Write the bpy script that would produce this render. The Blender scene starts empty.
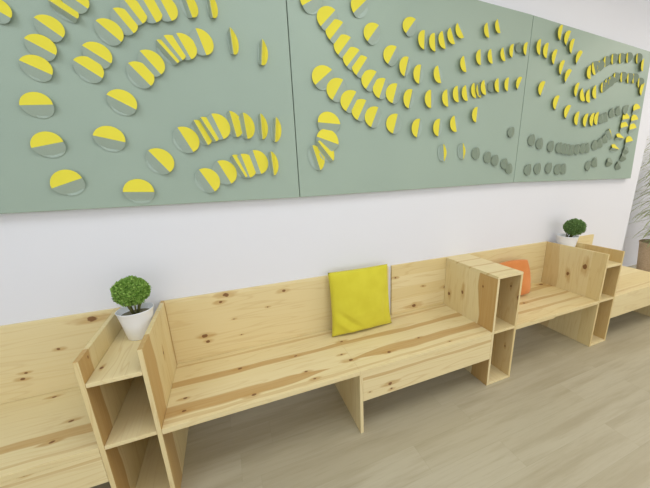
import bpy, bmesh, math, random
from mathutils import Vector, Matrix
R = math.radians
scene = bpy.context.scene
col = scene.collection
random.seed(7)

# ------------------------------------------------------------------ camera (measured from the photograph)
CX, CY, CZ = 0.6561, -1.9616, 1.5795
YAW, PITCH, ROLL = 0.4064, -0.272, -0.0186
FPX, PPX, PPY = 302.785, 359.38, 255.5
fwd = Vector((math.sin(YAW)*math.cos(PITCH), math.cos(YAW)*math.cos(PITCH), math.sin(PITCH)))
rt0 = Vector((math.cos(YAW), -math.sin(YAW), 0)); up0 = rt0.cross(fwd)
c_, s_ = math.cos(ROLL), math.sin(ROLL)
RT = c_*rt0 + s_*up0; UP = -s_*rt0 + c_*up0
CAM = Vector((CX, CY, CZ))
def at(px, py, axis, val):
    """measured point of the photograph -> the place where it lies on the plane coordinate[axis] == val"""
    d = fwd + RT*((px-PPX)/FPX) - UP*((py-PPY)/FPX)
    t = (val-CAM[axis])/d[axis]
    return CAM + d*t
cd = bpy.data.cameras.new('camera'); cam = bpy.data.objects.new('camera', cd); col.objects.link(cam)
m = Matrix((RT, UP, -fwd)).transposed().to_4x4(); m.translation = CAM
cam.matrix_world = m
cd.sensor_width = 36; cd.lens = 36*FPX/650
cd.shift_x = (325-PPX)/650; cd.shift_y = (PPY-244)/650
cd.clip_start = 0.02; cd.clip_end = 60
scene.camera = cam

# ------------------------------------------------------------------ node helpers
def srgb(r, g, b):
    f = lambda c: (c/255/12.92) if c/255 <= 0.04045 else ((c/255+0.055)/1.055)**2.4
    return (f(r), f(g), f(b), 1)
class V:
    """a scalar socket with operators"""
    def __init__(s, nt, sock): s.nt, s.s = nt, sock
    def _m(s, op, o=None, o2=None, clamp=False):
        n = s.nt.nodes.new('ShaderNodeMath'); n.operation = op; n.use_clamp = clamp
        s.nt.links.new(s.s, n.inputs[0])
        for i, q in ((1, o), (2, o2)):
            if q is None: continue
            if isinstance(q, V): s.nt.links.new(q.s, n.inputs[i])
            else: n.inputs[i].default_value = q
        return V(s.nt, n.outputs[0])
    def __add__(s, o): return s._m('ADD', o)
    def __sub__(s, o): return s._m('SUBTRACT', o)
    def __mul__(s, o): return s._m('MULTIPLY', o)
    def __truediv__(s, o): return s._m('DIVIDE', o)
    def abs(s): return s._m('ABSOLUTE')
    def floor(s): return s._m('FLOOR')
    def max(s, o): return s._m('MAXIMUM', o)
    def min(s, o): return s._m('MINIMUM', o)
    def pow(s, o): return s._m('POWER', o)
def smooth(v, a, b, lo=0., hi=1.):
    n = v.nt.nodes.new('ShaderNodeMapRange'); n.interpolation_type = 'SMOOTHSTEP'
    v.nt.links.new(v.s, n.inputs['Value'])
    n.inputs['From Min'].default_value = a; n.inputs['From Max'].default_value = b
    n.inputs['To Min'].default_value = lo; n.inputs['To Max'].default_value = hi
    return V(v.nt, n.outputs['Result'])
def comb(nt, x, y, z=0.):
    n = nt.nodes.new('ShaderNodeCombineXYZ')
    for i, q in enumerate((x, y, z)):
        if isinstance(q, V): nt.links.new(q.s, n.inputs[i])
        else: n.inputs[i].default_value = q
    return n.outputs[0]
def noise(nt, vec, scale=1., detail=2., rough=.5):
    n = nt.nodes.new('ShaderNodeTexNoise'); nt.links.new(vec, n.inputs['Vector'])
    n.inputs['Scale'].default_value = scale; n.inputs['Detail'].default_value = detail; n.inputs['Roughness'].default_value = rough
    return V(nt, n.outputs['Fac'])
def white(nt, v):
    n = nt.nodes.new('ShaderNodeTexWhiteNoise'); n.noise_dimensions = '1D'; nt.links.new(v.s, n.inputs['W'])
    return V(nt, n.outputs['Value'])
def mix(nt, f, a, b):
    n = nt.nodes.new('ShaderNodeMix'); n.data_type = 'RGBA'
    if isinstance(f, V): nt.links.new(f.s, n.inputs[0])
    else: n.inputs[0].default_value = f
    for i, q in ((6, a), (7, b)):
        if isinstance(q, tuple): n.inputs[i].default_value = q
        else: nt.links.new(q, n.inputs[i])
    return n.outputs[2]
def mat(name, color=(.8,.8,.8,1), rough=.6, spec=.3):
    m = bpy.data.materials.new(name); m.use_nodes = True
    b = m.node_tree.nodes['Principled BSDF']
    b.inputs['Base Color'].default_value = color; b.inputs['Roughness'].default_value = rough
    b.inputs['Specular IOR Level'].default_value = spec
    return m, m.node_tree, b
def position(nt):
    g = nt.nodes.new('ShaderNodeNewGeometry'); s = nt.nodes.new('ShaderNodeSeparateXYZ')
    nt.links.new(g.outputs['Position'], s.inputs[0])
    return [V(nt, s.outputs[i]) for i in range(3)]
def bump(nt, b, h, strength, dist):
    n = nt.nodes.new('ShaderNodeBump'); n.inputs['Strength'].default_value = strength; n.inputs['Distance'].default_value = dist
    nt.links.new(h.s, n.inputs['Height']); nt.links.new(n.outputs[0], b.inputs['Normal'])

PALE = srgb(229, 213, 166); HONEY = srgb(216, 193, 134); TAN = srgb(190, 152, 92); KNOT = srgb(122, 80, 46)
def wood(name, grain='x', seed=0., stave=.11, bands=(), knots=(), ramps=(), tint=.55, figure=1.):
    """edge glued pine: grain along one axis, staves across it; bands = heartwood streaks (across, half width, amount);
       ramps = staves that are darker as a whole (from, to, amount); knots = (along, across, radius)"""
    m, nt, b = mat(name, rough=.55, spec=.25)
    x, y, z = position(nt)
    if grain == 'x': u, v = x, y+z
    elif grain == 'z':
        gn = nt.nodes.new('ShaderNodeNewGeometry'); sn = nt.nodes.new('ShaderNodeSeparateXYZ'); nt.links.new(gn.outputs['True Normal'], sn.inputs[0])
        fr = smooth(V(nt, sn.outputs[1]).abs(), .45, .55)
        u, v = z, y+fr*(x+50.-y)
    else: u, v = y, x+z
    wob = (noise(nt, comb(nt, u*2.2, v*2., seed), 1., 2.)-.5)
    # grain bends around the knots
    kf = None; hf = None
    kn1 = (noise(nt, comb(nt, u*45., v*45., seed), 1., 2.)-.5)*.9
    kn2 = (noise(nt, comb(nt, u*9., v*26., seed+1.), 1., 2.)-.5)*2.4
    for (ku, kv, kr) in knots:
        kr = kr*.84
        du_ = (u-ku)/(kr*1.35); dv_ = (v-kv)/kr
        d2 = du_*du_+dv_*dv_
        f = smooth(d2.pow(.5)+kn1, .7, 1.05, .9, 0.)
        d2 = du_*du_*.10+dv_*dv_*.45
        g = smooth(d2.pow(.5)+kn2, .55, 1.5, .75, 0.)
        kf = f if kf is None else kf.max(f)
        hf = g if hf is None else hf.max(g)
    st = ((v+seed*.37)/stave).floor()
    w = white(nt, st+seed)
    fine = noise(nt, comb(nt, u*2.5, v*95., seed), 1., 3., .6)
    fig = noise(nt, comb(nt, u*.9, v*11.+w*7., seed+3.), 1., 2., .55)
    ring = (fig*7.); ring = (ring-ring.floor()-.5).abs()*2.
    c = mix(nt, w*tint, PALE, HONEY)
    c = mix(nt, smooth(ring, .72, 1., 0., .28*figure), c, TAN)
    c = mix(nt, smooth(fine, .45, .75, 0., .30), c, HONEY)
    vv = v+wob*.05; vr = v+wob*.10
    for bd in bands:
        bv, bw, amt = bd[:3]
        k = (vv-bv).abs()
        wid = noise(nt, comb(nt, u*1.6, bv*20., seed+5.), 1., 1.)*2.2-.05
        k = k/wid
        f = smooth(k, bw*.75, bw*1.1, amt, 0.)*smooth(fine, .2, .7, .8, 1.05)
        if len(bd) > 3:
            pt = (vv-bv).abs()*6.
            f = f*smooth(u-pt, bd[3], bd[3]+.03)*smooth(u+pt, bd[4]-.03, bd[4], 1., 0.)
        c = mix(nt, f, c, TAN)
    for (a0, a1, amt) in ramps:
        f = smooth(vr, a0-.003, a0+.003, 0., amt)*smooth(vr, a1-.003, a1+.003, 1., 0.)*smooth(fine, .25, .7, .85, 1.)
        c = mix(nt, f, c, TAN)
    if kf is not None:
        c = mix(nt, hf*smooth(fine, .3, .6, .55, 1.), c, TAN)
        c = mix(nt, kf, c, KNOT)
    nt.links.new(c, b.inputs['Base Color'])
    bump(nt, b, fine, .12, .002)
    return m

# ------------------------------------------------------------------ object helpers
def tag(o, label=None, cat=None, group=None, kind=None):
    if label: o['label'] = label
    if cat: o['category'] = cat
    if group: o['group'] = group
    if kind: o['kind'] = kind
    return o
def empty(name, loc, label, cat, group=None):
    o = bpy.data.objects.new(name, None); col.objects.link(o); o.location = loc; o.empty_display_size = .1
    return tag(o, label, cat, group)
def obj(name, bm, material, parent=None, smoothed=False, origin=None):
    """link a bmesh given in world coordinates; its origin is the parent's"""
    og = Vector((0, 0, 0))
    if parent is not None:
        p = parent
        while p is not None: og += p.location; p = p.parent
    if origin is not None: loc = Vector(origin)-og
    else: loc = Vector((0, 0, 0))
    bmesh.ops.translate(bm, verts=bm.verts, vec=-(og+loc))
    me = bpy.data.meshes.new(name); bm.normal_update(); bm.to_mesh(me); bm.free()
    for mm in (material if isinstance(material, (list, tuple)) else [material]): me.materials.append(mm)
    if smoothed:
        for p in me.polygons: p.use_smooth = True
    o = bpy.data.objects.new(name, me); col.objects.link(o); o.location = loc
    if parent is not None: o.parent = parent
    return o
def box(bm, x0, x1, y0, y1, z0, z1, bevel=.0012):
    t = bmesh.new()
    bmesh.ops.create_cube(t, size=1)
    for v in t.verts:
        v.co = Vector(((x0+x1)/2+v.co.x*(x1-x0), (y0+y1)/2+v.co.y*(y1-y0), (z0+z1)/2+v.co.z*(z1-z0)))
    if bevel: bmesh.ops.bevel(t, geom=t.edges[:], offset=bevel, segments=2, affect='EDGES', profile=.5)
    me = bpy.data.meshes.new('t'); t.to_mesh(me); t.free(); bm.from_mesh(me); bpy.data.meshes.remove(me)
    return bm
def board(name, x0, x1, y0, y1, z0, z1, material, parent, bevel=.0015):
    return obj(name, box(bmesh.new(), x0, x1, y0, y1, z0, z1, bevel), material, parent)
def lathe(bm, prof, c, seg=48):
    rings = []
    for r, z in prof:
        if r < 1e-5: rings.append([bm.verts.new((c[0], c[1], c[2]+z))])
        else: rings.append([bm.verts.new((c[0]+r*math.cos(2*math.pi*i/seg), c[1]+r*math.sin(2*math.pi*i/seg), c[2]+z)) for i in range(seg)])
    for a, b in zip(rings, rings[1:]):
        for i in range(seg):
            j = (i+1) % seg
            if len(a) == 1 and len(b) == 1: continue
            if len(a) == 1: bm.faces.new((a[0], b[j], b[i]))
            elif len(b) == 1: bm.faces.new((a[i], a[j], b[0]))
            else: bm.faces.new((a[i], a[j], b[j], b[i]))
    bmesh.ops.recalc_face_normals(bm, faces=bm.faces[:])
    return bm
def tube(bm, pts, radii, seg=8):
    rings = []
    for i, p in enumerate(pts):
        p = Vector(p); d = (Vector(pts[min(i+1, len(pts)-1)])-Vector(pts[max(i-1, 0)])).normalized()
        a = d.orthogonal().normalized(); b = d.cross(a)
        rings.append([bm.verts.new(p+(a*math.cos(2*math.pi*k/seg)+b*math.sin(2*math.pi*k/seg))*radii[i]) for k in range(seg)])
    for r0, r1 in zip(rings, rings[1:]):
        for k in range(seg): bm.faces.new((r0[k], r0[(k+1) % seg], r1[(k+1) % seg], r1[k]))
    bm.faces.new(rings[0][::-1]); bm.faces.new(rings[-1])
    return bm

# ------------------------------------------------------------------ setting
mw, nt, b = mat('wall_paint', srgb(228, 229, 234), .85, .15)
n_ = noise(nt, comb(nt, *position(nt)), 60., 3.); bump(nt, b, n_, .06, .002)
def floor_mat():
    m, nt, b = mat('vinyl_plank', rough=.38, spec=.5)
    x, y, z = position(nt)
    pw = .185
    row = ((y+.025)/pw).floor()
    off = white(nt, row+11.)
    col_ = ((x+off*1.3-.1)/1.3)
    cid = col_.floor()
    w = white(nt, row*7.13+cid*3.71)
    grain = noise(nt, comb(nt, x*1.4+w*9., y*16., w*5.), 1., 4., .6)
    fine = noise(nt, comb(nt, x*5., y*120., 2.), 1., 2., .6)
    patch = noise(nt, comb(nt, x*1.1, y*5., 7.), 1., 2., .5)
    c = mix(nt, w, srgb(182, 173, 146), srgb(191, 183, 158))
    c = mix(nt, smooth(grain, .4, .72, 0., .60), c, srgb(163, 151, 122))
    c = mix(nt, smooth(patch, .45, .75, 0., .35), c, srgb(172, 162, 134))
    c = mix(nt, smooth(fine, .5, .8, 0., .25), c, srgb(152, 141, 114))
    fy = (y+.025)/pw; fy = (fy-fy.floor()-.5).abs()
    fx = (col_-cid-.5).abs()
    seam = smooth(fy, .490, .498, 0., .45).max(smooth(fx, .4985, .4995, 0., .45))
    c = mix(nt, seam*.4, c, srgb(128, 118, 92))
    nt.links.new(c, b.inputs['Base Color'])
    bump(nt, b, grain*.6+fine*.4-seam, .10, .002)
    return m
def struct(name, x0, x1, y0, y1, z0, z1, material, bevel=0):
    o = obj(name, box(bmesh.new(), x0, x1, y0, y1, z0, z1, bevel), material); o['kind'] = 'structure'; return o
XE = 4.93
struct('floor', -3.2, 9.0, -5.0, .76, -.1, 0, floor_mat())
struct('wall_back', -3.2, XE, 0, .16, 0, 3.3, mw, .012)
struct('wall_left', -3.35, -3.2, -5.0, .16, 0, 3.3, mw)
struct('wall_alcove', XE-.3, 9.0, .62, .76, 0, 3.3, mw)
struct('wall_right', 9.0, 9.15, -5.0, .76, 0, 3.3, mw)
struct('ceiling', -3.35, 9.15, -5.0, .76, 3.3, 3.4, mw)

# ------------------------------------------------------------------ furniture
H, D, S, T = .8715, .558, .45, .019
G = .0008
def shelf_unit(x0, x1, label, ztop, capped, left_mat, right_mat, shelf_mat, mid_mat):
    e = empty('shelf_unit', ((x0+x1)/2, -D/2, 0), label, 'shelf unit', 'narrow pine shelf units between the benches')
    ztp = H-T-G if capped else H
    board('side_panel', x0, x0+T, -D, -G, 0, ztp, left_mat, e)
    board('side_panel', x1-T, x1, -D, -G, 0, ztp, right_mat, e)
    if capped: board('top_panel', x0, x1, -D, -G, H-T, H, shelf_mat, e)
    else: board('top_shelf', x0+T+G, x1-T-G, -D, -G, ztop-T, ztop, shelf_mat, e)
    board('middle_shelf', x0+T+G, x1-T-G, -D, -G, S-T, S, mid_mat, e)
    board('bottom_panel', x0+T+G, x1-T-G, -D, -G, 0.001, T, mid_mat, e)
    board('back_panel', x0+T+G, x1-T-G, -.014, -.002, T+G, (H-T if capped else ztop-T)-G, wood_back, e, .0005)
    return e
wood_back = wood('pine_back', 'z', 2.3, .12)
AX0, AX1, BX0, BX1, CX0, CX1 = .021, .253, 2.284, 2.525, 3.520, 3.760
def kn(px, py, ax, val, grain, r):
    p = at(px, py, ax, val)
    if grain == 'x': return (p.x, p.y+p.z, r)
    if grain == 'z': return (p.z, p.y, r)
    return (p.y, p.x+p.z, r)
# side panels: grain upright, darker front stave
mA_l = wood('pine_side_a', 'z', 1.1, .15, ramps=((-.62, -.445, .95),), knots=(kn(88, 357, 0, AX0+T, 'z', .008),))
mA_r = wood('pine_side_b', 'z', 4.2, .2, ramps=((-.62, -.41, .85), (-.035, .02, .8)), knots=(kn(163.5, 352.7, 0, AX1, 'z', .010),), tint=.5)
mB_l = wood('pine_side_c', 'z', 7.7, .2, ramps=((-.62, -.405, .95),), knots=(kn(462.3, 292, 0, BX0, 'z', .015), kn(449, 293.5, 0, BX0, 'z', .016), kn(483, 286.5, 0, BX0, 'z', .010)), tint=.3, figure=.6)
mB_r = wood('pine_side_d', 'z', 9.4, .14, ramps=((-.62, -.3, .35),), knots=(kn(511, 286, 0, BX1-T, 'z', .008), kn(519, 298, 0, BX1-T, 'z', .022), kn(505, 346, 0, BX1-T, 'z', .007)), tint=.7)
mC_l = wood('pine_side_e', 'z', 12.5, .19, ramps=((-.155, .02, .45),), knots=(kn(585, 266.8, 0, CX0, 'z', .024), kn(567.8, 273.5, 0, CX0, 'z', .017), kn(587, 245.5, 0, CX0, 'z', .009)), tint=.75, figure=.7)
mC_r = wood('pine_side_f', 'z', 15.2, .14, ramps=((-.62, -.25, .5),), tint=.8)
mA_t = wood('pine_shelf_a', 'y', 2.2, .3, knots=(kn(101.5, 368, 2, .767, 'y', .009),), tint=.4)
mA_m = wood('pine_shelf_b', 'y', 3.2, .3, tint=.35, figure=.6)
mB_t = wood('pine_top', 'x', 5.3, .14, bands=((-.16+H, .010, .55), (-.30+H, .012, .6), (-.48+H, .012, .5)), tint=.35, figure=.4)
mC_t = wood('pine_shelf_c', 'y', 8.3, .3, tint=.5)
shelf_unit(AX0, AX1, 'narrow open pine shelf unit nearest the camera, its recessed top holding a white potted bush', .767, False, mA_l, mA_r, mA_t, mA_m)
shelf_unit(BX0, BX1, 'narrow pine shelf unit with a flat closed top, in front of the orange cushion', 0, True, mB_l, mB_r, mB_t, mA_m)
shelf_unit(CX0, CX1, 'farthest narrow pine shelf unit, with a recessed top and the smaller-looking potted bush', .767, False, mC_l, mC_r, mC_t, mA_m)

APZ = .232; ST = .028
def bench(x0, x1, label, seat, backs, aprons, supports, seatm, backm, apm, apz=APZ, cleats=()):
    e = empty('bench', ((x0+x1)/2, -D/2, 0), label, 'bench', 'pine benches along the white wall')
    for (a, b_) in seat: board('seat', a, b_, -D, -G, S-(.036 if abs(b_-2.955) < .001 else ST), S, seatm, e)
    for i, (a, b_) in enumerate(backs): board('backrest', a, b_, -T, -G, S+G, H, backm[i % len(backm)], e)
    for (a, b_) in aprons: board('front_apron', a, b_, -D, -D+T, apz, S-ST-G, apm, e)
    for (a, ap) in supports:
        board('support_panel', a, a+T, -D+(T+G if ap else 0), -.03, 0, S-ST-G, wood_sup, e)
    for (a, b_) in cleats: board('support_panel', a, b_, -.34, -.03, 0, S-.037, wood_sup, e)
    return e
wood_sup = wood('pine_support', 'z', 21.2, .13, knots=(), tint=.6)
g = G
# left bench
kl = [kn(92, 319, 1, -T, 'x', .020), kn(58.5, 349, 1, -T, 'x', .008), kn(26, 373, 1, -T, 'x', .007), kn(23, 379, 1, -T, 'x', .009)]
wlb = wood('pine_back_l', 'x', 31.1, .22, knots=kl, tint=.3, figure=.6)
ks = [kn(54.4, 397, 2, S, 'x', .010), kn(71.8, 420.8, 2, S, 'x', .011), kn(52, 442, 2, S, 'x', .010)]
wls = wood('pine_seat_l', 'x', 33.3, .26, knots=ks, bands=((S-.40, .026, .75), (S-.52, .008, .35)), tint=.3, figure=.6)
wla = wood('pine_apron_l', 'x', 35.3, .3, knots=(kn(24, 475, 1, -D, 'x', .008),), bands=((-D+.40, .010, .4),), tint=.25, figure=.7)
bench(-2.0, AX0-g, 'pale pine bench cut off by the left edge of the photo', [(-2.0, AX0-g)], [(-2.0, -.9), (-.898, AX0-g)], [(-2.0, AX0-g)], [(-1.1, True), (-2.0, True)], wls, [wlb], wla, .262)
# middle bench
k1 = [kn(226, 295, 1, -T, 'x', .017), kn(220.6, 302, 1, -T, 'x', .010), kn(204.6, 336, 1, -T, 'x', .015), kn(208, 341.5, 1, -T, 'x', .011),
      kn(284, 290.6, 1, -T, 'x', .012), kn(234, 319, 1, -T, 'x', .005), kn(267.7, 307, 1, -T, 'x', .005), kn(241.5, 334.6, 1, -T, 'x', .005)]
wmb = wood('pine_back_m', 'x', 41.4, .17, knots=k1, tint=.45, figure=.8)
k2 = [kn(413.8, 305.5, 1, -T, 'x', .018), kn(395.4, 277.8, 1, -T, 'x', .009), kn(423, 286, 1, -T, 'x', .007), kn(444.6, 287, 1, -T, 'x', .012)]
wmb2 = wood('pine_back_n', 'x', 43.9, .10, knots=k2, tint=.6, figure=.9)
k3 = [kn(240, 368.5, 2, S, 'x', .012), kn(253.8, 394.6, 2, S, 'x', .012), kn(306, 371.5, 2, S, 'x', .010), kn(314.8, 378.6, 2, S, 'x', .009),
      kn(295.4, 356, 2, S, 'x', .009), kn(341.5, 341.5, 2, S, 'x', .010), kn(341.5, 354.5, 2, S, 'x', .008), kn(350.8, 360, 2, S, 'x', .014),
      kn(389, 352, 2, S, 'x', .013), kn(418.5, 337.8, 2, S, 'x', .009), kn(453.8, 339, 1, -D, 'x', .006), kn(185, 398.3, 2, S, 'x', .009), kn(184, 411, 2, S, 'x', .010)]
wms = wood('pine_seat_m', 'x', 45.1, .12, knots=k3, bands=((S-.24, .024, .8), (S-.455, .036, .85, -.3, 1.12), (S-.425, .034, .85, 1.22, 2.6), (S-.06, .012, .5), (S-.52, .010, .4)), tint=.3, figure=.7)
wma = wood('pine_apron_m', 'x', 47.1, .3, knots=(kn(390.3, 383.5, 1, -D, 'x', .014), kn(391.5, 388.5, 1, -D, 'x', .009), kn(370, 392, 1, -D, 'x', .005)), bands=((-D+.385, .009, .6),), tint=.25)
DV = 1.249
bench(AX1+g, BX0-g, 'long pine bench in the middle, carrying the yellow cushion', [(AX1+g, DV+.004), (DV+.0045, BX0-g)],
      [(AX1+g, 1.735), (1.764, BX0-g)], [(DV+.02, BX0-g)], [], wms, [wmb, wmb2], wma)
mb = [o for o in col.objects if o.name.startswith('bench') and 'middle' in o.get('label', '')][0]
board('support_panel', DV-.001, DV+.0195, -D, -.03, 0, S-ST-G, wood_sup, mb)
# right bench
k4 = [kn(497, 312, 2, S, 'x', .01), kn(541, 284.5, 2, S, 'x', .02), kn(552, 285, 2, S, 'x', .02), kn(524, 303, 2, S, 'x', .012)]
wrs = wood('pine_seat_r', 'x', 53.3, .11, knots=k4, bands=((S-.13, .02, .6), (S-.30, .018, .7), (S-.42, .012, .6)), tint=.5)
wrb = wood('pine_back_r', 'x', 55.7, .15, tint=.5, figure=.8, bands=((.60, .01, .3),))
bench(BX1+g, CX0-g, 'shorter pine bench with the orange cushion on it', [(BX1+g, 2.955), (2.957, CX0-g)], [(BX1+g, CX0-g)], [], [], wrs, [wrb], wrb, APZ, ((BX1+g, BX1+g+T),))
# far right bench
wfs = wood('pine_seat_f', 'x', 63.3, .2, bands=((S-.5, .01, .4),), tint=.45, figure=.6)
bench(CX1+g, 4.842, 'pine bench at the far right end, next to the wicker planter', [(CX1+g, 4.842)], [(CX1+g, 4.27)], [(CX1+g, 4.842)], [(4.72, True)], wfs, [wrb], wfs)

# ------------------------------------------------------------------ wall panels with folded discs
def fabric(name, c, var):
    m, nt, b = mat(name, rough=.5, spec=.5)
    x, y, z = position(nt)
    w = noise(nt, comb(nt, x*300., y*300., z*300.), 1., 1.)
    q = noise(nt, comb(nt, x, y, z), 1.3, 2.)
    cc = mix(nt, smooth(q, .3, .7), c, var)
    cc = mix(nt, smooth(w, .3, .7, 0., .12), cc, srgb(120, 138, 122))
    nt.links.new(cc, b.inputs['Base Color']); bump(nt, b, w, .15, .0006)
    return m
m_panel = fabric('grey_green_felt', srgb(160, 178, 162), srgb(155, 173, 158))
m_edge = fabric('panel_edge', srgb(120, 138, 118), srgb(116, 132, 114))
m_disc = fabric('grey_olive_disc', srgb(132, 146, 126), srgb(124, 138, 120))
m_grey = fabric('grey_disc', srgb(168, 185, 172), srgb(162, 179, 167))
m_yel, nt, b = mat('yellow_felt', srgb(226, 214, 70), .75, .2)
n_ = noise(nt, comb(nt, *position(nt)), 150., 2.); bump(nt, b, n_, .1, .001)
PT = .04
def art_panel(bl, br, tr, tl, label):
    """corners as (x, z), counter-clockwise from the lower left"""
    e = empty('art_panel', ((bl[0]+br[0])/2, -PT/2, min(bl[1], br[1])), label, 'wall panel', 'grey-green relief panels on the wall')
    bm = bmesh.new()
    f = [bm.verts.new((x, -PT, z)) for x, z in (bl, br, tr, tl)]
    k = [bm.verts.new((x, -.001, z)) for x, z in (bl, br, tr, tl)]
    bm.faces.new(f); bm.faces.new(k[::-1])
    for i in range(4): bm.faces.new((f[i], k[i], k[(i+1) % 4], f[(i+1) % 4]))
    bmesh.ops.bevel(bm, geom=bm.edges[:], offset=.003, segments=2, affect='EDGES', profile=.5)
    bmesh.ops.recalc_face_normals(bm, faces=bm.faces[:])
    obj('panel_board', bm, m_panel, e)
    return e
def half(rad, rise, tilt, c, du, dn, sgn, n=14, curl=0.):
    """half disc hinged on the raised diameter (direction du), going to the dn side and back to the panel"""
    bm = bmesh.new(); out = Vector((0, -1, 0)); th = .0016
    rings = []
    K = 5
    for j in range(K+1):
        t = j/K
        row = []
        for i in range(n+1):
            a = math.pi*i/n
            s = -math.cos(a)*rad; d = math.sin(a)*rad*t
            hh = rise-d*math.sin(tilt); lat = d*math.cos(tilt)
            if hh < .002: hh = .002+.0004*j
            p = c+du*s+dn*lat+out*hh
            row.append(p)
        rings.append(row)
    nrm = (out*math.cos(tilt)+dn*math.sin(tilt)).normalized()
    top = [[bm.verts.new(p) for p in r] for r in rings]
    bot = [[bm.verts.new(p-nrm*th) for p in r] for r in rings]
    for g_, fl in ((top, False), (bot, True)):
        for j in range(K):
            for i in range(n):
                q = [g_[j][i], g_[j][i+1], g_[j+1][i+1], g_[j+1][i]]
                try: bm.faces.new(q[::-1] if fl else q)
                except ValueError: pass
    for i in range(n):
        bm.faces.new((top[0][i], bot[0][i], bot[0][i+1], top[0][i+1])); bm.faces.new((top[K][i], top[K][i+1], bot[K][i+1], bot[K][i]))
    bmesh.ops.remove_doubles(bm, verts=bm.verts[:], dist=.00005)
    bmesh.ops.recalc_face_normals(bm, faces=bm.faces[:])
    return bm
MODES = {'n': (15, 25, .024), 'm': (38, 55, .030), 's': (54, 72, .036), 'l': (-8, 46, .022), 'g': (60, 14, .022), 'o': (-2, 30, .020), 'h': (-14, -18, .006), 'v': (-14, -30, .006), 'f': (20, 20, .022)}
def disc(panel, px, py, ang, mode, rad):
    ty, tg, rise = MODES[mode]
    if mode in 'fv': rad *= .8
    Y = -PT-rise
    a = R(ang)
    p0 = at(px-6*math.cos(a), py-6*math.sin(a), 1, Y); p1 = at(px+6*math.cos(a), py+6*math.sin(a), 1, Y)
    c = at(px, py, 1, Y); c.y = -PT
    du = (p1-p0).normalized(); du.y = 0; du.normalize()
    dn = Vector((du.z*-1, 0, du.x))           # yellow side: up for a ridge that runs to the right
    if ang > 90 or ang < -90: pass
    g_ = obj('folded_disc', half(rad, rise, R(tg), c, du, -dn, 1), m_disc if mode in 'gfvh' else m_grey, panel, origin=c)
    if mode == 'f':
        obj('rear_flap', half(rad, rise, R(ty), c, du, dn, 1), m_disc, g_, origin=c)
    else:
        obj('yellow_flap', half(rad, rise, R(ty), c, du, dn, 1), m_yel, g_, origin=c)
P1 = art_panel((-.78, 1.418), (1.082, 1.427), (1.082, 2.70), (-.78, 2.70), 'leftmost grey-green wall panel, nearest the camera, with the largest-looking yellow discs')
P2 = art_panel((1.086, 1.427), (2.935, 1.462), (2.943, 2.685), (1.086, 2.70), 'middle grey-green wall panel of the three, hanging above the yellow cushion')
P3 = art_panel((2.939, 1.462), (4.690, 1.451), (4.590, 2.632), (2.947, 2.684), 'farthest grey-green wall panel, above the far potted bush, mostly crowded narrow discs')
D1 = [(-5,9,30,'n'),(48.5,27.6,35,'n'),(40.1,46.8,28,'n'),(35.7,67.7,24,'n'),(36.4,104.9,-1,'n'),(62.8,9.4,33,'m'),(74,-1,35,'n'),(108.6,31.3,40,'n'),
 (96.7,54.6,32,'n'),(87.9,69.2,32,'n'),(123.3,20.9,50,'n'),(132.9,11,52,'n'),(148.6,9,60,'n'),(150.6,62.8,48,'n'),(139.6,74.6,45,'n'),(121.6,102.2,27,'n'),
 (164.6,7.4,62,'n'),(187.3,3.7,70,'m'),(210.2,3.7,80,'s'),(167,51.7,48,'m'),(173.2,48,52,'n'),(183.8,46.3,60,'n'),(201,41.8,68,'n'),(231.6,40.6,82,'s'),(261.8,51.7,92,'s'),
 (185.5,139.9,57,'n'),(200.8,132.7,60,'m'),(208.4,129.5,57,'m'),(217.5,126.6,64,'n'),(233,124.1,74,'m'),(245.1,125.8,80,'m'),(261.4,126.3,85,'s'),(275.4,129.5,92,'s'),
 (159.2,161.5,45,'n'),(207,180.7,54,'n'),(224.4,172.6,58,'n'),(239,166.5,58,'m'),(245.4,166,68,'n'),(256.9,162.3,70,'n'),(272.4,163.5,82,'s'),
 (47.5,144.8,-11,'n'),(109.3,138.9,12,'n'),(67,183.2,-19,'n'),(138.8,192,0,'n')]
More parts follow.
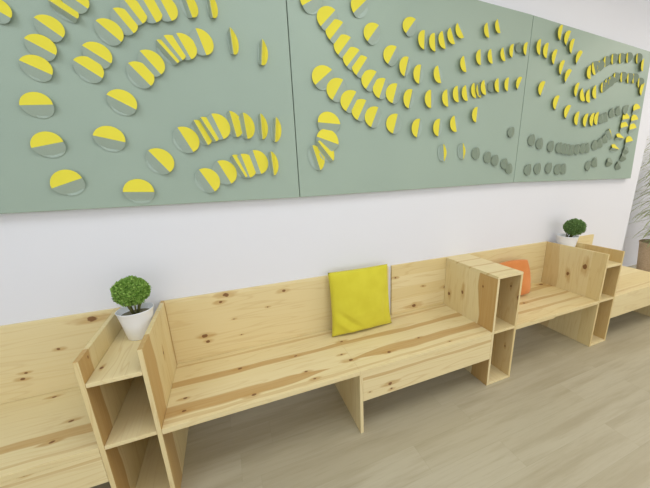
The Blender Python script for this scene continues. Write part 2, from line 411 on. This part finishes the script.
D2 = [(312,0,-30,'n'),(328.2,18,-48,'n'),(360.3,6,-45,'o'),(336.6,31,-53,'n'),(344.6,46,-54,'n'),(353.3,58.2,-52,'n'),(361.9,66.3,-58,'n'),(373.3,33.1,-55,'n'),
 (410.9,26.1,-55,'n'),(392.4,55.2,-63,'n'),(406.5,66.7,-77,'l'),(420,74.3,-84,'l'),(323.7,77.3,-42,'n'),(337.8,89.8,-62,'n'),(371.3,80.3,-58,'n'),(382.4,88.4,-72,'n'),
 (395,93.4,-76,'n'),(410.5,99,-78,'l'),(351.2,101.4,-62,'n'),(361.9,110.1,-66,'n'),(374.7,117.1,-70,'n'),(395.4,123.7,-76,'n'),(418.5,128.2,-80,'l'),
 (329.2,123.3,5,'n'),(327.8,140.6,20,'n'),(325.7,151.2,52,'m'),(316.5,157.9,72,'m'),(424.5,39.8,-88,'l'),(435.1,42.2,-92,'l'),(444.2,39.8,-100,'l'),(452.8,35.7,-106,'l'),
 (460.8,30.1,-114,'l'),(488.4,30.1,-97,'l'),(499.2,26.1,-101,'l'),(439.6,74.3,-100,'l'),(465.3,63.9,-99,'l'),(480.7,57.2,-91,'l'),(492,56.2,-96,'l'),(504.4,54.2,-99,'l'),
 (513.1,50.8,-84,'l'),(519.9,47.2,80,'f'),(526.9,48.8,-82,'l'),(431.1,99,-90,'l'),(447.8,98,-94,'l'),(458.2,94,-94,'l'),(466.9,93,-97,'l'),(475.3,90.4,-97,'h'),(480.3,90,-97,'h'),
 (485.3,87.4,-97,'l'),(492.4,86.3,85,'f'),(498.8,85.3,-92,'l'),(508.4,84.3,-85,'l'),(519.9,83.3,-68,'l'),(439.2,127.6,-84,'l'),(455.6,123.7,-98,'l'),(476.9,114.7,-84,'l'),
 (443.8,152.7,88,'m'),(463.3,151.2,88,'m'),(477.3,153.3,88,'f'),(489,157.3,90,'f'),(496.4,160.3,92,'f'),(505.8,163.7,88,'f'),(510.4,168.5,80,'f'),(512.4,132.2,-254,'f')]
D3 = [(561.7,32.6,-80,'l'),(568.6,38,-70,'o'),(573.1,46.2,-76,'l'),(579.6,57.8,-60,'l'),(540.6,47,-86,'l'),(547.7,50.5,-82,'o'),(555.7,57,-75,'l'),(562.8,67.7,-72,'l'),
 (568.6,76.3,-60,'l'),(577.8,89.7,-75,'l'),(583.9,94.4,-100,'o'),(589.7,95.7,-92,'o'),(596.2,91.8,-90,'o'),(602.6,87.5,-88,'v'),(606.5,84.3,-88,'v'),(610.2,81.7,-88,'v'),
 (615.1,77.8,-88,'v'),(622,77.2,-88,'v'),(628.5,78.3,-88,'v'),(633.8,78.5,-88,'v'),(639.2,82.8,-88,'v'),(643,89.3,-74,'o'),(590.8,72,-88,'o'),(594.4,68.2,-102,'h'),(599.4,66,-88,'v'),
 (605.4,61.7,-88,'v'),(613,59.1,-88,'v'),(620.5,58.5,-88,'v'),(627.8,57.8,-88,'v'),(637.5,58.5,-88,'v'),(643.6,64.9,-84,'l'),(543,88.6,-70,'o'),(557.4,102.6,-72,'o'),
 (568.4,112,-66,'o'),(578.3,118.4,-80,'o'),(586.9,120.2,-76,'o'),(593.4,119.5,-80,'o'),(597.9,118.4,-80,'o'),(602.6,118.4,88,'f'),(606.9,116.9,82,'f'),(613.4,112.6,76,'f'),
 (619.8,110.5,84,'f'),(627,109.8,-248,'f'),(637.1,109.4,-20,'n'),(634.9,120.2,-15,'n'),(633.2,128.8,-15,'n'),(629.5,141.7,-15,'n'),(626.7,150.3,40,'f'),(624.2,157.2,40,'f'),
 (619.4,165.4,60,'f'),(626.3,119,-10,'n'),(624.6,127,-15,'n'),(620.9,137.8,10,'m'),(616,148.6,15,'m'),(610.2,162.2,20,'f'),(533.3,140,92,'f'),(541.2,143.4,90,'f'),
 (552.4,146.4,100,'f'),(560.6,147.7,95,'f'),(565,148.6,92,'f'),(568.8,149.2,92,'f'),(572.9,149.9,90,'f'),(578.5,149.2,90,'f'),(584.3,148.2,90,'f'),(588.6,147.7,88,'f'),
 (596.2,144.9,84,'f'),(601.5,142.8,78,'f'),(606.3,138.5,72,'f'),(611.2,134.2,70,'m'),(529.4,169.7,95,'f'),(539.1,168.6,97,'f'),(550.3,168,100,'f'),(559.1,169.3,95,'f'),
 (564.9,168.6,86,'f'),(589.7,165.8,110,'f'),(596.2,162.2,80,'f')]
for p, L, rf in ((P1, D1, lambda x, y: min(.067, .047+.00008*y+.00004*x)), (P2, D2, lambda x, y: max(.043, .0640-.00012*(x-328)+.00007*(y-20))), (P3, D3, lambda x, y: .052+.00005*(y-30))):
    for (x, y, a, md) in L: disc(p, x, y, a, md, rf(x, y))

# ------------------------------------------------------------------ cushions
def cushion_mat(name, c, c2):
    m, nt, b = mat(name, rough=.85, spec=.15)
    x, y, z = position(nt)
    w = noise(nt, comb(nt, x*420., y*420., z*420.), 1., 1.)
    q = noise(nt, comb(nt, x, y, z), 9., 2.)
    nt.links.new(mix(nt, smooth(q, .3, .7), c, c2), b.inputs['Base Color']); bump(nt, b, w, .35, .001)
    b.inputs['Sheen Weight'].default_value = .15
    return m
def cushion(name, w, h, th, M, material, label, folds, pinch=.02, creases=(), rnd_=0., flare=0.):
    """w across, h up, th thick; M places the local frame (x across, y out of the face, z up, origin at bottom centre)"""
    bm = bmesh.new(); n = 36
    for side in (1, -1):
        g_ = []
        for j in range(n+1):
            row = []
            for i in range(n+1):
                u, v = 2*i/n-1, 2*j/n-1
                e = max(0, (1-u**2))**.42*max(0, (1-v**2))**.42
                e = e*(1-.15*v)
                # outline pulled in between the corners
                x = u*(1-pinch*(1-v*v)*abs(u)**3*2.2)
                z = v*(1-pinch*(1-u*u)*abs(v)**3*2.2)
                d = e*th/2; q_ = 1-rnd_*u*u*v*v; x *= q_*(1+flare*max(0, -v)**3-flare*.5*max(0, v)); z *= q_; z += flare*.8*(1-u*u)*v*abs(v)
                d += folds*e*(math.sin(7*u+5*v)*.35+math.sin(13*v-3*u)*.22)
                for (cu, cv, du_, dv_, amp, wid, ln) in creases:
                    aa = (u-cu)*du_+(v-cv)*dv_; bb = -(u-cu)*dv_+(v-cv)*du_
                    d += amp*math.exp(-(bb/wid)**2)*math.exp(-(aa/ln)**2)*min(1, e*3)
                row.append((x*w/2, side*max(d, 0), (z+1)*h/2))
            g_.append(row)
        vs = [[bm.verts.new(M @ Vector(p)) for p in r_] for r_ in g_]
        for j in range(n):
            for i in range(n): bm.faces.new((vs[j][i], vs[j][i+1], vs[j+1][i+1], vs[j+1][i]))
    bmesh.ops.remove_doubles(bm, verts=bm.verts[:], dist=.0005)
    bmesh.ops.recalc_face_normals(bm, faces=bm.faces[:])
    loc = M @ Vector((0, 0, 0))
    o = obj(name, bm, material, smoothed=True, origin=loc)
    return tag(o, label, 'cushion')
m_yc = cushion_mat('yellow_cloth', srgb(212, 203, 62), srgb(206, 196, 56))
m_oc = cushion_mat('orange_cloth', srgb(216, 140, 80), srgb(208, 130, 70))
def frame(o, xdir, lean):
    """origin, horizontal direction of the width, lean of the top towards +n (radians)"""
    xd = Vector(xdir).normalized(); zd0 = Vector((0, 0, 1)); nd = xd.cross(zd0)      # out of the face
    q = Matrix.Rotation(-lean, 4, xd)
    zd = q @ zd0; nn = q @ nd
    M = Matrix((xd, nn, zd)).transposed().to_4x4(); M.translation = Vector(o)
    return M
cushion('cushion', .470, .465, .125, frame((1.462, -.130, S+.002), (1, 0, 0), R(7)), m_yc,
        'square yellow cushion leaning on the backrest of the middle bench', .005, .018,
        flare=.03, creases=((-.45, -.55, .75, -.66, -.018, .07, .45), (-.62, -.72, .75, -.66, .014, .06, .4), (.75, -.2, .1, 1, -.010, .10, .5), (0, -.88, 1, .05, .008, .08, .5)))
cushion('cushion', .34, .335, .12, frame((2.945, -.185, S+.004), (1, -.18, .05), R(14)), m_oc,
        'orange cushion half hidden behind the flat-topped shelf unit', .006, .0, rnd_=.09)

# ------------------------------------------------------------------ potted bushes
m_pot, nt, b = mat('white_ceramic', srgb(246, 249, 254), .3, .5)
m_soil, nt, b = mat('soil', srgb(132, 126, 106), .95, .1)
n_ = noise(nt, comb(nt, *position(nt)), 180., 3.); bump(nt, b, n_, .8, .006)
def leafmat(name, c0, c1):
    m, nt, b = mat(name, rough=.6, spec=.25)
    x, y, z = position(nt)
    q = noise(nt, comb(nt, x, y, z), 70., 2.)
    nt.links.new(mix(nt, smooth(q, .35, .65), c0, c1), b.inputs['Base Color'])
    return m
m_leaf = leafmat('bush_leaf', srgb(110, 150, 60), srgb(152, 186, 92))
m_leaf2 = leafmat('bush_leaf_dark', srgb(100, 134, 74), srgb(130, 160, 96))
m_stem, nt, b = mat('stem', srgb(112, 112, 62), .8, .2)
def potted_bush(x, y, z, s, label, leaf, off, cr):
    e = empty('potted_bush', (x, y, z), label, 'plant', 'white pots with round green bushes')
    prof = [(0, .0), (.050, .0), (.053, .003), (.065, .08), (.076, .143), (.0785, .146), (.0765, .148), (.0745, .146), (.070, .12), (.064, .118), (0, .120)]
    obj('pot', lathe(bmesh.new(), [(r*s, h*s) for r, h in prof[:9]]+[(.0, .112*s)], (x, y, z), 56), m_pot, e, True)
    bm = bmesh.new()
    lathe(bm, [(0, .122*s), (.05*s, .121*s), (.0695*s, .119*s)], (x, y, z), 32)
    obj('soil', bm, m_soil, e)
    c = Vector((x, y, z))+Vector(off)
    bm = bmesh.new(); rnd = random.Random(5)
    for k in range(9):
        a = k*2*math.pi/9+rnd.random()*.4
        p0 = Vector((x+.010*math.cos(a)*s, y+.010*math.sin(a)*s, z+.119*s))
        p2 = c+Vector((cr[0]*.62*math.cos(a), cr[0]*.62*math.sin(a), -cr[1]*.35))
        tube(bm, [p0, p0.lerp(p2, .5)+Vector((0, 0, .004)), p2], [.0042, .0035, .0025], 6)
    obj('stem', bm, m_stem, e, True)
    bm = bmesh.new()
    t = bmesh.new(); bmesh.ops.create_icosphere(t, subdivisions=3, radius=1)
    for v in t.verts:
        k = .86+.05*math.sin(v.co.x*9)*math.sin(v.co.y*11+1)*math.sin(v.co.z*8)
        v.co = c+Vector((v.co.x*cr[0]*k, v.co.y*cr[0]*k, v.co.z*cr[1]*k))
    me = bpy.data.meshes.new('t'); t.to_mesh(me); t.free(); bm.from_mesh(me); bpy.data.meshes.remove(me)
    N = 2600
    for i in range(N):
        zz = 1-2*(i+.5)/N; rr = math.sqrt(1-zz*zz); a = i*2.399963
        nrm = Vector((rr*math.cos(a), rr*math.sin(a), zz))
        lump = 1+.07*math.sin(nrm.x*7+1)*math.sin(nrm.y*6)*math.cos(nrm.z*7)
        k = (rnd.uniform(.86, 1.03))*lump
        p = c+Vector((nrm.x*cr[0]*k, nrm.y*cr[0]*k, nrm.z*cr[1]*k))
        d = (nrm*.7+Vector((rnd.uniform(-1, 1), rnd.uniform(-1, 1), rnd.uniform(-.6, 1)))*.6).normalized()
        s_d = d.cross(Vector((rnd.uniform(-1, 1), rnd.uniform(-1, 1), rnd.uniform(-1, 1)))).normalized()
        L = rnd.uniform(.009, .014)*s; W = L*.36
        up = d.cross(s_d)*L*.12
        v0 = bm.verts.new(p-d*L*.5); v1 = bm.verts.new(p+s_d*W+up); v2 = bm.verts.new(p+d*L*.5); v3 = bm.verts.new(p-s_d*W+up)
        bm.faces.new((v0, v1, v2)); bm.faces.new((v0, v2, v3))
    obj('foliage', bm, leaf, e)
    return e
potted_bush(.159, -.195, .7675, 1.04, 'round green bush in a white pot on the nearest shelf unit', m_leaf, (.002, 0, .250), (.077, .071))
potted_bush(3.640, -.130, .7675, 1.2, 'round green bush in a white pot on the farthest shelf unit', m_leaf2, (0.0, -.05, .266), (.088, .074))

# ------------------------------------------------------------------ tall leafy plant beyond the corner
m_wick, nt, b = mat('wicker', rough=.7, spec=.2)
x, y, z = position(nt)
q = noise(nt, comb(nt, x*40., y*40., z*160.), 1., 2.)
nt.links.new(mix(nt, smooth(q, .3, .7), srgb(206, 182, 150), srgb(184, 158, 126)), b.inputs['Base Color']); bump(nt, b, q, .5, .006)
m_bam = leafmat('bamboo_leaf', srgb(156, 166, 116), srgb(182, 188, 140))
m_cane, nt, b = mat('cane', srgb(150, 148, 100), .6, .3)
PXC, PYC = 6.06, .12
e = empty('potted_bamboo', (PXC, PYC, 0), 'tall leafy plant in a brown wicker planter behind the far bench', 'plant')
obj('planter', lathe(bmesh.new(), [(0, 0), (.15, 0), (.16, .01), (.19, .36), (.205, .53), (.215, .55), (.205, .56), (.19, .54), (.18, .50), (0, .50)], (PXC, PYC, 0.001), 40), m_wick, e, True)
bm = bmesh.new(); lathe(bm, [(0, .515), (.10, .512), (.183, .506)], (PXC, PYC, 0.001), 32); obj('soil', bm, m_soil, e)
rnd = random.Random(11); leaves = bmesh.new()
def blade(p, d, L, W, droop):
    side = d.cross(Vector((0, 0, 1)))
    side = side.normalized() if side.length > 1e-3 else Vector((1, 0, 0))
    prev = None; q = Vector(p); dd = Vector(d)
    for k in range(6):
        t = k/5; w = W*math.sin(math.pi*min(1, .12+t*.88))*.5+.0006
        a = leaves.verts.new(q-side*w); c = leaves.verts.new(q+side*w)
        if prev: leaves.faces.new((prev[0], prev[1], c, a))
        prev = (a, c); dd = (dd+Vector((0, 0, -droop/5))).normalized(); q = q+dd*L/5; q.y = min(q.y, .60); q.z = max(q.z, .5)
for k in range(6):
    a = k*math.pi/3+.4; bm = bmesh.new()
    p0 = Vector((PXC+.06*math.cos(a), PYC+.06*math.sin(a), .50)); p3 = p0+Vector((.20*math.cos(a)+(-.05), .16*math.sin(a), rnd.uniform(1.35, 1.75)))
    pts = [p0.lerp(p3, t)+Vector((.03*math.sin(t*3+k), 0, 0)) for t in (0, .25, .5, .75, 1)]
    tube(bm, pts, [.009, .008, .007, .006, .004], 7)
    obj('cane', bm, m_cane, e, True)
    for t in [.10, .18, .27, .36, .45, .54, .62, .70, .78, .86, .93, 1.0]:
        base = p0.lerp(p3, t)+Vector((.03*math.sin(t*3+k), 0, 0))
        for j in range(9):
            b_ = rnd.uniform(0, 2*math.pi); el = rnd.uniform(-.1, .8)
            d = Vector((math.cos(b_)*math.cos(el), math.sin(b_)*math.cos(el), math.sin(el)))
            blade(base, d, rnd.uniform(.2, .42), rnd.uniform(.012, .02), rnd.uniform(.5, 1.6))
obj('foliage', leaves, m_bam, e)

# ------------------------------------------------------------------ light
def area(name, loc, sx, sy, power, c):
    l = bpy.data.lights.new(name, 'AREA'); l.shape = 'RECTANGLE'; l.size = sx; l.size_y = sy; l.energy = power; l.color = c
    o = bpy.data.objects.new(name, l); col.objects.link(o); o.location = loc
    return o
area('unseen_overhead_light', (-1.0, -1.5, 3.25), 1.2, 1.2, 38, (.84, .93, 1))
area('unseen_overhead_light', (1.3, -1.5, 3.25), 1.2, 1.2, 38, (.92, .96, 1))
area('unseen_overhead_light', (3.6, -1.7, 3.25), 1.2, 1.2, 38, (1, .90, .76))
area('unseen_overhead_light', (6.2, -1.2, 3.25), 1.2, 1.2, 90, (1, .92, .82))  # added to brighten the alcove wall; no known fixture there
area('unseen_overhead_light', (1.3, -3.9, 3.25), 3.2, 1.0, 60, (.95, .97, 1))  # added fill light from the front, lifts floor and furniture; no known fixture
w = bpy.data.worlds.new('world'); scene.world = w; w.use_nodes = True
w.node_tree.nodes['Background'].inputs[0].default_value = (.96, .97, 1, 1)
w.node_tree.nodes['Background'].inputs[1].default_value = 2.6
scene.view_settings.view_transform = 'Standard'; scene.view_settings.look = 'None'
scene.view_settings.exposure = -1.04; scene.view_settings.gamma = 1; scene.view_settings.use_curve_mapping = False
